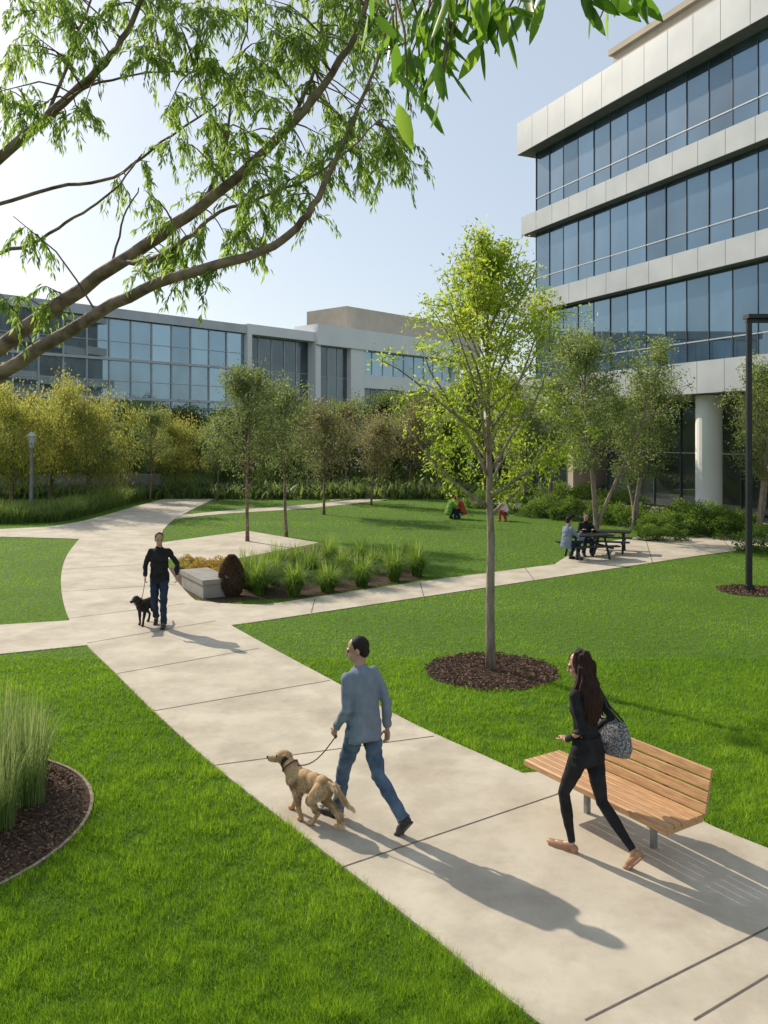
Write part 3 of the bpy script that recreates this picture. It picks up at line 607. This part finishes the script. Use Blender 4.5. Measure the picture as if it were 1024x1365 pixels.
# ---------------------------------------------------------------- PEOPLE
def V3(*a): return Vector(a)
def ik(a,c,l1,l2,pole):
    d=c-a; L=min(d.length,(l1+l2)*.998); u=d.normalized(); x=(l1*l1-l2*l2+L*L)/(2*L); h=math.sqrt(max(l1*l1-x*x,0)); pp=(pole-u*pole.dot(u)).normalized()
    return a+u*x+pp*h, a+u*L
def ring(c,ax,ay,rx,ry,n=20):
    return [c+ax*(rx*math.copysign(abs(math.cos(t))**.85,math.cos(t)))+ay*(ry*math.copysign(abs(math.sin(t))**.85,math.sin(t))) for t in [2*math.pi*k/n for k in range(n)]]
def hand(mb,w,d,nrm,side,curl=.5,s=1):
    d=d.normalized(); side=(side-d*side.dot(d)).normalized(); nrm=d.cross(side) if d.cross(side).dot(nrm)>0 else side.cross(d)
    Rm=Matrix((side,d,nrm)).transposed()
    mb.ell(w+d*.045*s,(.041*s,.052*s,.016*s),Rm); mb.ell(w+d*.02*s,(.028*s,.035*s,.018*s),Rm)
    for k,(off,ln) in enumerate(((.030,.072),(.010,.082),(-.010,.076),(-.029,.06))):
        p=w+d*.075*s+side*off*s; a=curl*.5; pts=[p-d*.02*s,p]
        for q,fr in enumerate((.45,.32,.23)):
            dd=(d*math.cos(a)+nrm*math.sin(a)); pts.append(pts[-1]+dd*ln*fr*s); a+=curl
        mb.tube(pts,[.0095*s,.0095*s,.0088*s,.008*s,.0068*s],8,ends=True)
    p=w+d*.02*s+side*.028*s; pts=[p,p+(side*.8+d*.6+nrm*.3)*.035*s]; pts.append(pts[-1]+(side*.35+d+nrm*.45).normalized()*.032*s); pts.append(pts[-1]+(d+nrm*.6).normalized()*.025*s)
    mb.tube(pts,[.013*s,.012*s,.0105*s,.009*s],8,ends=True)
def person(label,loc,rot,S=1,female=False,pel=(0,0,.95),lean=.03,feet=None,hands=None,hyaw=0,hpitch=0,top=None,bot=None,shoe=None,skin=None,hairm=None,longhair=False,vox=.007,curl=(.5,.5),poles=None,twist=0,group=None,kneepole=None,hd=(None,None)):
    r=root('person',label,'person',loc,rot,group,S)
    fem=.86 if female else .92
    pel=Vector(pel); u=V3(0,math.sin(lean),math.cos(lean)); rt0=V3(1,0,0)
    rt=V3(math.cos(twist),math.sin(twist),0); 
    neck=pel+u*.535; hip=[pel+rt0*sx*.086-V3(0,0,.03) for sx in (-1,1)]
    sh=[pel+u*.455+rt*sx*.172*fem for sx in (-1,1)]
    body=MB(); hc=neck+u*.095+V3(0,.025,.05)
    HM=Matrix.Translation(hc)@Matrix.Rotation(hyaw,4,'Z')@Matrix.Rotation(hpitch,4,'X'); H3=HM.to_3x3()
    he=lambda mbx,c,rr:mbx.ell(HM@Vector(c),rr,H3)
    he(body,(0,-.012,.025),(.074,.094,.088)); he(body,(0,.03,-.03),(.058,.062,.084)); he(body,(0,.055,-.086),(.032,.03,.026)); he(body,(0,.01,-.06),(.052,.06,.045))
    he(body,(0,.094,-.012),(.011,.016,.026)); he(body,(0,.106,-.027),(.015,.014,.012)); he(body,(0,.078,.02),(.048,.018,.012)); he(body,(0,.088,-.062),(.025,.011,.007)); he(body,(0,.086,-.072),(.021,.011,.007))
    for sx in (-1,1): he(body,(sx*.077,-.008,-.01),(.009,.02,.031)); he(body,(sx*.04,.066,-.03),(.022,.02,.02))
    body.tube([HM@V3(0,-.022,-.05),neck,neck-u*.06],[.054*fem,.057*fem,.07*fem],12,ends=True)
    TR=[(-.06,.15,.10),(.05,.14,.095),(.15,.13,.09),(.28,.14,.10),(.40,.145,.1),(.46,.125,.085),(.52,.06,.05)]
    if female: TR=[(-.06,.155,.10),(.05,.13,.09),(.13,.108,.08),(.22,.115,.085),(.32,.135,.105),(.40,.138,.095),(.46,.12,.08),(.52,.06,.05)]
    def tw(h): f=max(0,min(1,h/.45)); a=twist*f; return V3(math.cos(a),math.sin(a),0),V3(-math.sin(a)*1,math.cos(a)*math.cos(lean),-math.sin(lean))
    def torso(mbx,lst,grow): mbx.loft([ring(pel+u*h,*tw(h),a+grow,b+grow) for h,a,b in lst])
    torso(body,TR,0)
    feet=feet or [((-.1,.1,0),0,0),((.1,.1,0),0,0)]
    ank=[];kn=[];fdl=[]
    for i,(ball,yaw,p) in enumerate(feet):
        f=V3(-math.sin(yaw),math.cos(yaw),0); fd=f*math.cos(p)-V3(0,0,math.sin(p)); ud=V3(0,0,1)*math.cos(p)+f*math.sin(p)
        b=Vector(ball)+V3(0,0,.02); a=b-fd*.135+ud*.06
        k,a2=ik(hip[i],a,.435,.425,(kneepole or V3(0,1,.05)))
        b=b+(a2-a); ank.append(a2);kn.append(k);fdl.append((b,fd,ud))
    hands=hands or [(-.25,.05,.78),(.25,.05,.78)]; wr=[];el=[]
    for i,h in enumerate(hands):
        pl=(poles[i] if poles else V3((-1,1)[i]*.35,-1,-.2)); e,w=ik(sh[i],Vector(h),.285*(.97 if female else 1),.255,pl); el.append(e);wr.append(w)
    lf=.78 if female else 1
    for i in (0,1):
        body.tube([hip[i],hip[i].lerp(kn[i],.5),kn[i],kn[i].lerp(ank[i],.35),ank[i]],[.075*lf,.066*lf,.05*lf,.050*lf,.033*lf],12,ends=True)
        b,fd,ud=fdl[i]; body.tube([ank[i],b,b+fd*.07],[.033*lf,.028*lf,.02],10,ends=True)
        body.tube([sh[i],sh[i].lerp(el[i],.5),el[i],el[i].lerp(wr[i],.3),wr[i]],[.045*fem,.040*fem,.034*fem,.034*fem,.024*fem],12,ends=True)
        d=(wr[i]-el[i]).normalized(); d=(d+V3(0,0,-.25)).normalized() if hd[i] is None else Vector(hd[i]).normalized()
        sgn=(-1,1)[i]; hand(body,wr[i],d,V3(-sgn,0.1,0),V3(0,1,.2),curl[i],.98*fem)
    fuse(body,'body',[M[skin or 'skin']],r,vox,3)
    t=MB(); g=.013 if not female else .007
    if female: TT=[(-.13,.168,.115),(-.05,.168,.115)]+TR[1:]
    else: TT=[(-.13,.150,.112),(-.10,.163,.122),(.02,.160,.120),(.12,.150,.115),(.26,.150,.115),(.37,.150,.115),(.43,.135,.100),(.475,.105,.082),(.505,.072,.066),(.52,.064,.06)]
    torso(t,TT,g)
    for i in (0,1):
        t.tube([pel+u*.452+rt*(-1,1)[i]*.08,sh[i]],[.066*fem,.058*fem],12,ends=True)
        a=(.060,.055,.050,.047,.036) if not female else (.048,.042,.036,.033,.027)
        t.tube([sh[i],sh[i].lerp(el[i],.5),el[i],el[i].lerp(wr[i],.45),wr[i].lerp(el[i],.06)],a,12); t.ell(sh[i],(a[0],)*3); t.ell(el[i],(a[2],)*3)
    if not female: t.tube([neck-u*.03,neck+u*.02],[.070,.060],14)
    fuse(t,'sweater' if not female else 'jacket',[M[top]],r,vox,5,disp=.020 if not female else .010,dfreq=(8,8,15),seed=1)
    t=MB(); gl=.0 if not female else -.016
    t.loft([ring(pel+V3(0,0,h),rt0,V3(0,1,0),a,b) for h,a,b in ((-.10,.14,.112),(-.03,.155+gl*.3,.118+gl*.3),(.04,.15+gl*.3,.11+gl*.3),(.10,.135,.10))])
    for i in (0,1):
        rr=(.092,.082,.067,.064,.060,.063) if not female else (.088,.074,.052,.052,.036,.033)
        ank2=ank[i]-(kn[i]-ank[i]).normalized()*(.014 if not female else -.01)
        t.tube([hip[i]+V3(0,0,.02),hip[i].lerp(kn[i],.5),kn[i],kn[i].lerp(ank[i],.35),kn[i].lerp(ank[i],.8),ank2],rr,14); t.ell(hip[i]+V3(0,0,.02),(rr[0],)*3); t.ell(kn[i],(rr[2],)*3)
    fuse(t,'trousers',[M[bot]],r,vox,3,disp=.016 if not female else .005,dfreq=(11,11,18),seed=3)
    for i in (0,1):
        b,fd,ud=fdl[i]; sd=fd.cross(ud); Rm=Matrix((sd,fd,ud)).transposed(); t=MB()
        k=1 if not female else .8
        hl=b-fd*.16; t.ell(hl+ud*.022,(.036*k,.045*k,.042*k),Rm); t.ell(b-fd*.06+ud*.02,(.04*k,.09,.038*k),Rm); t.ell(b+fd*.03+ud*.006,(.045*k,.075,.026),Rm); 
        if not female: t.ell(ank[i]-ud*.01,(.042,.05,.04),Rm)
        Tm=Matrix.Translation(b)@Rm.to_4x4(); t.box(-.036*k,.036*k,-.19,.075,-.022,-.006,T=Tm)
        fuse(t,'shoe',[M[shoe]],r,max(vox*.8,.005),2)
    t=MB()
    if longhair:
        he(t,(0,-.022,.036),(.086,.098,.094)); he(t,(0,-.055,-.03),(.088,.075,.11))
        for sx in (-1,1): he(t,(sx*.068,-.015,-.04),(.026,.06,.10)); t.tube([HM@V3(sx*.07,-.01,-.06),hc+V3(sx*.085,-.02,-.2),hc+V3(sx*.09,-.03,-.33)],[.035,.038,.012],10,ends=True)
        rg=[]
        for z,a,b,yy in ((.0,.088,.065,-.05),(-.1,.106,.072,-.075),(-.2,.130,.076,-.10),(-.3,.130,.070,-.118),(-.38,.112,.058,-.122),(-.45,.08,.042,-.118),(-.52,.04,.018,-.11)):
            rg.append(ring(hc+V3(0,yy,z),V3(1,0,0),V3(0,1,0),a,b))
        t.loft(rg[::-1]); fuse(t,'hair',[M['hair']],r,vox,2,disp=.024,dfreq=(34,34,2.5))
    else:
        he(t,(0,-.026,.030),(.081,.094,.091)); he(t,(0,-.055,-.025),(.072,.055,.065)); fuse(t,'hair',[M[hairm or 'hairS']],r,vox*.8,1)
    for sx in (-1,1):
        t=MB(); he(t,(sx*.03,.083,.002),(.013,.010,.007)); t.obj('eye',[M['eye']],r,smooth=True)
        t=MB(); he(t,(sx*.031,.092,.022),(.017,.006,.004)); t.obj('eyebrow',[M['hairS']],r,smooth=True)
    mw=Matrix.Translation(loc)@Matrix.Rotation(rot,4,'Z')@Matrix.Scale(S,4)
    return r,dict(wr=[mw@w for w in wr],sh=[mw@s for s in sh],pel=mw@pel,mw=mw,neck=mw@neck,el=[mw@e for e in el])
mX,mY=-.15,7.36
man,mi=person('man in blue-grey sweater and jeans walking, holding leash',(mX,mY,.022),rad(46),.985,pel=(0,.05,.905),lean=.085,
  feet=[((-.08,.46,0),.1,-.12),((.09,-.32,0),-.05,.85)],hands=[(-.185,.22,.88),(.20,-.06,.85)],hyaw=.70,hpitch=-.22,top='knit',bot='denim',shoe='shoe',vox=.0065,curl=(.9,.6),poles=[V3(-.25,-1,0),V3(.35,-1,0)],twist=-.10)
wm,wi=person('woman with long dark hair in black outfit walking',(1.72,6.82,.022),rad(45),.985,female=True,pel=(0,.05,.915),lean=.07,
  feet=[((-.05,.31,0),.1,-.05),((.05,-.31,0),-.1,.85)],hands=[(-.10,.19,.96),(.17,.12,.96)],hyaw=.45,hpitch=-.30,top='black',bot='black',shoe='nude',skin='skin2',longhair=True,vox=.006,curl=(.8,.7),twist=.0,hd=(V3(.6,.8,.2),V3(0,.5,-1)))
mn2,m2=person('man in black sweater walking dog on curved path',(-4.12,15.15,.022),rad(188),1.0,pel=(0,0,.925),lean=.04,
  feet=[((-.09,.26,0),0,-.05),((.09,-.16,0),0,.6)],hands=[(-.33,.20,.93),(.24,.14,.92)],hyaw=.25,hpitch=-.2,top='black',bot='denimD',shoe='shoe',vox=.01,curl=(.7,.9),poles=[V3(-1,-.4,-.1),V3(.5,-1,0)])
mw=wi['mw']; r=root('shoulder_bag','woven grey and black shoulder bag on dark straps','handbag')
t=MB(); c=V3(.215,-.06,1.00); rg=[]
for z,a,b in ((-.17,.13,.05),(-.165,.17,.07),(-.09,.195,.082),(0,.185,.072),(.08,.155,.048),(.125,.13,.02)):
    rg.append([mw@p for p in ring(c+V3(0,0,z),V3(.1,1,0).normalized(),V3(1,-.1,0).normalized(),a,b,24)])
t.loft(rg); fuse(t,'bag_body',[M['bag']],r,.007,2,disp=.006,dfreq=(9,9,9))
t=MB()
for dx in (-.012,.03):
    t.tube([mw@p for p in (c+V3(dx,.10,.11),V3(.18+dx,.045,1.24),V3(.152,.03,1.402),V3(.172+dx,-.045,1.24),c+V3(dx,-.10,.11))],[.009]*5,6)
t.obj('strap',[M['shoe']],r,smooth=True)
# ---------------------------------------------------------------- DOGS
def dog(label,loc,rot,S,matbase,furmat,hyaw,hpitch,ph=1,vox=.007,tailup=False,nfur=42000,hb=(0,.37,.545)):
    r=root('dog',label,'dog',loc,rot,None,S); b=MB()
    b.ell((0,.17,.385),(.085,.13,.122)); b.ell((0,.05,.395),(.080,.15,.105)); b.ell((0,-.08,.41),(.072,.15,.088)); b.ell((0,-.19,.405),(.078,.10,.098)); b.ell((0,.25,.385),(.065,.07,.09))
    hb=V3(*hb); b.tube([(0,.20,.42),(0,.27,.475),hb-V3(0,.03,.03)],[.088,.076,.066],12,ends=True)
    HM=Matrix.Translation(hb)@Matrix.Rotation(hyaw,4,'Z')@Matrix.Rotation(hpitch,4,'X'); H3=HM.to_3x3()
    he=lambda m,c,rr:m.ell(HM@Vector(c),rr,H3)
    he(b,(0,0,.01),(.068,.078,.063)); he(b,(0,.05,-.005),(.05,.05,.045)); b.tube([HM@V3(0,.05,-.015),HM@V3(0,.10,-.022),HM@V3(0,.14,-.022)],[.040,.034,.029],10,ends=True); he(b,(0,.09,-.04),(.022,.05,.012))
    for sx in (-1,1):
        he(b,(sx*.060,-.01,.03),(.018,.03,.018))
        if not furmat: he(b,(sx*.072,-.012,-.018),(.014,.034,.058))
        o=.09*sx*ph
        b.tube([(sx*.055,.18,.36),(sx*.062,.15+o*.3,.25),(sx*.060,.17+o*.9,.12),(sx*.060,.175+o*1.4,.035)],[.050,.036,.024,.022],10,ends=True); b.ell((sx*.060,.195+o*1.4,.022),(.029,.042,.022))
        o=-.09*sx*ph
        b.tube([(sx*.05,-.20,.38),(sx*.062,-.12+o*.5,.25),(sx*.060,-.26+o*.9,.14),(sx*.060,-.235+o*1.4,.035)],[.074,.050,.025,.022],10,ends=True); b.ell((sx*.060,-.21+o*1.4,.022),(.029,.042,.022))
    if tailup: tp=[(0,-.28,.43),(0,-.39,.46),(0,-.47,.53),(0,-.50,.60)]
    else: tp=[(0,-.26,.44),(0,-.36,.44),(0,-.45,.38),(0,-.52,.31),(0,-.60,.28)]
    b.tube(tp,[.028,.026,.022,.018,.010][:len(tp)],8,ends=True)
    bo=fuse(b,'body',[M[matbase]],r,vox,5,disp=.005,dfreq=(16,16,16))
    def coat(bo,mat,nfur,nm,k=1):
        me=bo.data; np_=len(me.polygons); c=np.zeros(np_*3); me.polygons.foreach_get('center',c); c=c.reshape(-1,3); nn=np.zeros(np_*3); me.polygons.foreach_get('normal',nn); nn=nn.reshape(-1,3)
        ix=NP.integers(0,np_,nfur); P=c[ix]+NP.normal(0,.003,(nfur,3)); Nn=nn[ix]
        low=P[:,2]<.16; head=P[:,1]>.34; tail=P[:,1]<-.30; belly=(P[:,2]<.33)&(P[:,2]>.26)
        wv=vnoise(P[:,0]+P[:,1],P[:,2]-P[:,0],16)-.5
        fl=np.stack([wv*1.0,-np.ones(nfur)*.8,-.85+wv*.9],1)+Nn*.25+NP.normal(0,.15,(nfur,3))
        Lf=np.full(nfur,.030); Lf[low]=.010; Lf[head]=.013; Lf[tail]=.055; Lf[belly]=.036; Lf*=NP.uniform(.6,1.3,nfur)*k
        tt=np.clip(.5+.5*(vnoise(P[:,0]*1+P[:,1]*.5,P[:,2]+P[:,1],12)-.5)*2+NP.normal(0,.12,nfur)-(P[:,2]>.46)*.15+belly*.2+tail*.25,0,1)
        leaves(nm,P-Nn*.004,fl,Lf,np.full(nfur,.0052),M[mat],tt,r,fold=.1)
    if furmat:
        coat(bo,furmat,nfur,'coat')
        for sx in (-1,1):
            t=MB(); he(t,(sx*.073,-.012,-.018),(.016,.036,.058)); eo=fuse(t,'ear',[M['leash']],r,.006,2); coat(eo,'ear',900,'ear_fur',.8)
    t=MB(); he(t,(0,.166,-.012),(.018,.012,.014)); t.obj('nose',[M['shoe']],r,smooth=True)
    for sx in (-1,1): t=MB(); he(t,(sx*.036,.074,.018),(.011,.009,.009)); t.obj('eye',[M['eye']],r,smooth=True)
    t=MB(); q=[]
    for k in range(17): a=2*math.pi*k/16; q.append(V3(math.cos(a)*.088,.275+math.sin(a)*.058,.480-math.sin(a)*.066))
    t.tube(q,[.009]*17,6); t.obj('collar',[M['leash']],r,smooth=True)
    mw=Matrix.Translation(loc)@Matrix.Rotation(rot,4,'Z')@Matrix.Scale(S,4); return mw@V3(0,.25,.50)
c1=dog('golden long-haired dog walking on concrete path',(-.68,7.48,.022),rad(50),.90,'furD','fur',.75,.10,1,.0065)
c2=dog('black dog with grey legs standing beside walking man',(-4.42,15.35,.022),rad(165),.95,'furB',None,-.1,0,-.4,.01)
def leash(a,b,label):
    a=Vector(a);b=Vector(b); pts=[a.lerp(b,k/10)-V3(0,0,.10*math.sin(math.pi*k/10)) for k in range(11)]
    t=MB(); t.tube(pts,[.006]*11,6); t.ell(a,(.012,.02,.02)); o=t.obj('dog_leash',[M['leash']],smooth=True); tag(o,label,'leash')
leash(mi['wr'][0]-V3(0.0,0,.07),c1,'thin brown leash from hand to golden dog'); leash(m2['wr'][1]-V3(0,0,.07),c2,'thin leash from hand to black dog')
# ---------------------------------------------------------------- PICNIC TABLES & SEATED PEOPLE
def picnic(loc,rot,label,copy=None):
    if copy: return copy_thing(copy,loc,rot,.85,label)
    r=root('picnic_table',label,'table',loc,rot,'picnic tables on the terrace',.9)
    t=MB()
    for i in range(5): t.box(-.75,.75,-.36+i*.146,-.36+i*.146+.136,.70,.745)
    t.obj('table_top',[M['steel']],r)
    for s in (-1,1):
        t=MB(); t.box(-.75,.75,s*.68-.13,s*.68-.005,.41,.45); t.box(-.75,.75,s*.68+.005,s*.68+.13,.41,.45); t.obj('seat',[M['steel']],r)
    for s in (-1,1):
        t=MB(); t.box(s*.5-.04,s*.5+.04,-.74,.74,.35,.408); t.box(s*.5-.05,s*.5+.05,-.3,.3,.64,.698); t.tube([(s*.5,-.55,0),(s*.5,-.2,.66)],[.04,.04],6); t.tube([(s*.5,.55,0),(s*.5,.2,.66)],[.04,.04],6); t.obj('leg',[M['steel']],r)
    return r
tx,ty=G(783,744); pt=picnic((tx,ty,.02),rad(12),'dark metal picnic table with attached benches')
picnic((*G(812,736),.02),rad(-20),'dark metal picnic table on paved terrace',pt)
sit=dict(pel=(0,0,.47),lean=.15,vox=.014)
person('person in blue shirt seated at a picnic table',(tx-.72,ty-.50,.02),rad(-60),.97,top='knit',bot='denimD',shoe='shoe',feet=[((-.12,.42,0),0,0),((.12,.46,0),0,0)],hands=[(-.15,.42,.80),(.15,.42,.80)],hyaw=0,hpitch=-.2,**sit)
person('person in black seated at a picnic table',(tx+.10,ty+.68,.02),rad(180),.97,top='black',bot='denimD',shoe='shoe',feet=[((-.12,.42,0),0,0),((.12,.46,0),0,0)],hands=[(-.15,.42,.80),(.15,.42,.80)],hyaw=0,hpitch=-.2,**sit)
lx,ly=G(598,692)
low=dict(pel=(0,0,.30),lean=.35,vox=.016)
person('person in green top crouching on the lawn',(lx,ly,.01),rad(-60),1,top='greenc',bot='denimD',shoe='shoe',feet=[((-.14,.32,0),0,0),((.14,.36,0),0,0)],hands=[(-.15,.50,.45),(.15,.50,.45)],hpitch=-.4,**low)
person('person in red top crouching on the lawn',(lx+.65,ly+.1,.01),rad(70),.95,top='redc',bot='denimD',shoe='shoe',feet=[((-.14,.32,0),0,0),((.14,.36,0),0,0)],hands=[(-.15,.50,.45),(.15,.50,.45)],hpitch=-.3,**low)
lx,ly=G(673,694)
person('person in white top seated on the lawn',(lx,ly,.01),rad(150),.9,top='whitec',bot='redc',shoe='nude',feet=[((-.14,.36,0),0,0),((.14,.40,0),0,0)],hands=[(-.15,.40,.45),(.15,.40,.45)],hpitch=-.2,**low)
# ---------------------------------------------------------------- LIGHT, SKY, CAMERA
el=rad(33); az=Vector((-.71,.704,0)).normalized()
sd=Vector((az.x*math.cos(el),az.y*math.cos(el),math.sin(el)))
L=D.lights.new('sun','SUN'); L.energy=5.0; L.angle=rad(.6); L.color=(1,.89,.73); lo=D.objects.new('sun',L); COL.objects.link(lo); lo.rotation_euler=(-sd).to_track_quat('-Z','Y').to_euler(); lo.location=(-20,20,30)
w=D.worlds.new('World'); SC.world=w; w.use_nodes=True; nt=w.node_tree; bg=nt.nodes['Background']
sk=nt.nodes.new('ShaderNodeTexSky'); sk.sky_type='NISHITA'; sk.sun_disc=False; sk.sun_elevation=el; sk.sun_rotation=math.atan2(az.x,az.y); sk.air_density=1.0; sk.dust_density=1.7; sk.ozone_density=1.2; sk.altitude=50
mx=nt.nodes.new('ShaderNodeMix'); mx.data_type='RGBA'; mx.inputs[0].default_value=.58; mx.inputs[7].default_value=(4.6,5.1,5.6,1)
nt.links.new(sk.outputs[0],mx.inputs[6]); nt.links.new(mx.outputs[2],bg.inputs[0]); bg.inputs[1].default_value=.15
cam=D.cameras.new('camera'); co=D.objects.new('camera',cam); COL.objects.link(co); co.location=(0,0,CAMH); co.rotation_euler=(rad(90),0,0)
cam.sensor_width=36; cam.lens=F/1365*36; cam.shift_y=-(682.5-HY)/1365; cam.clip_end=3000; cam.clip_start=.05
SC.camera=co
SC.view_settings.view_transform='Standard'; SC.view_settings.look='None'; SC.view_settings.exposure=0
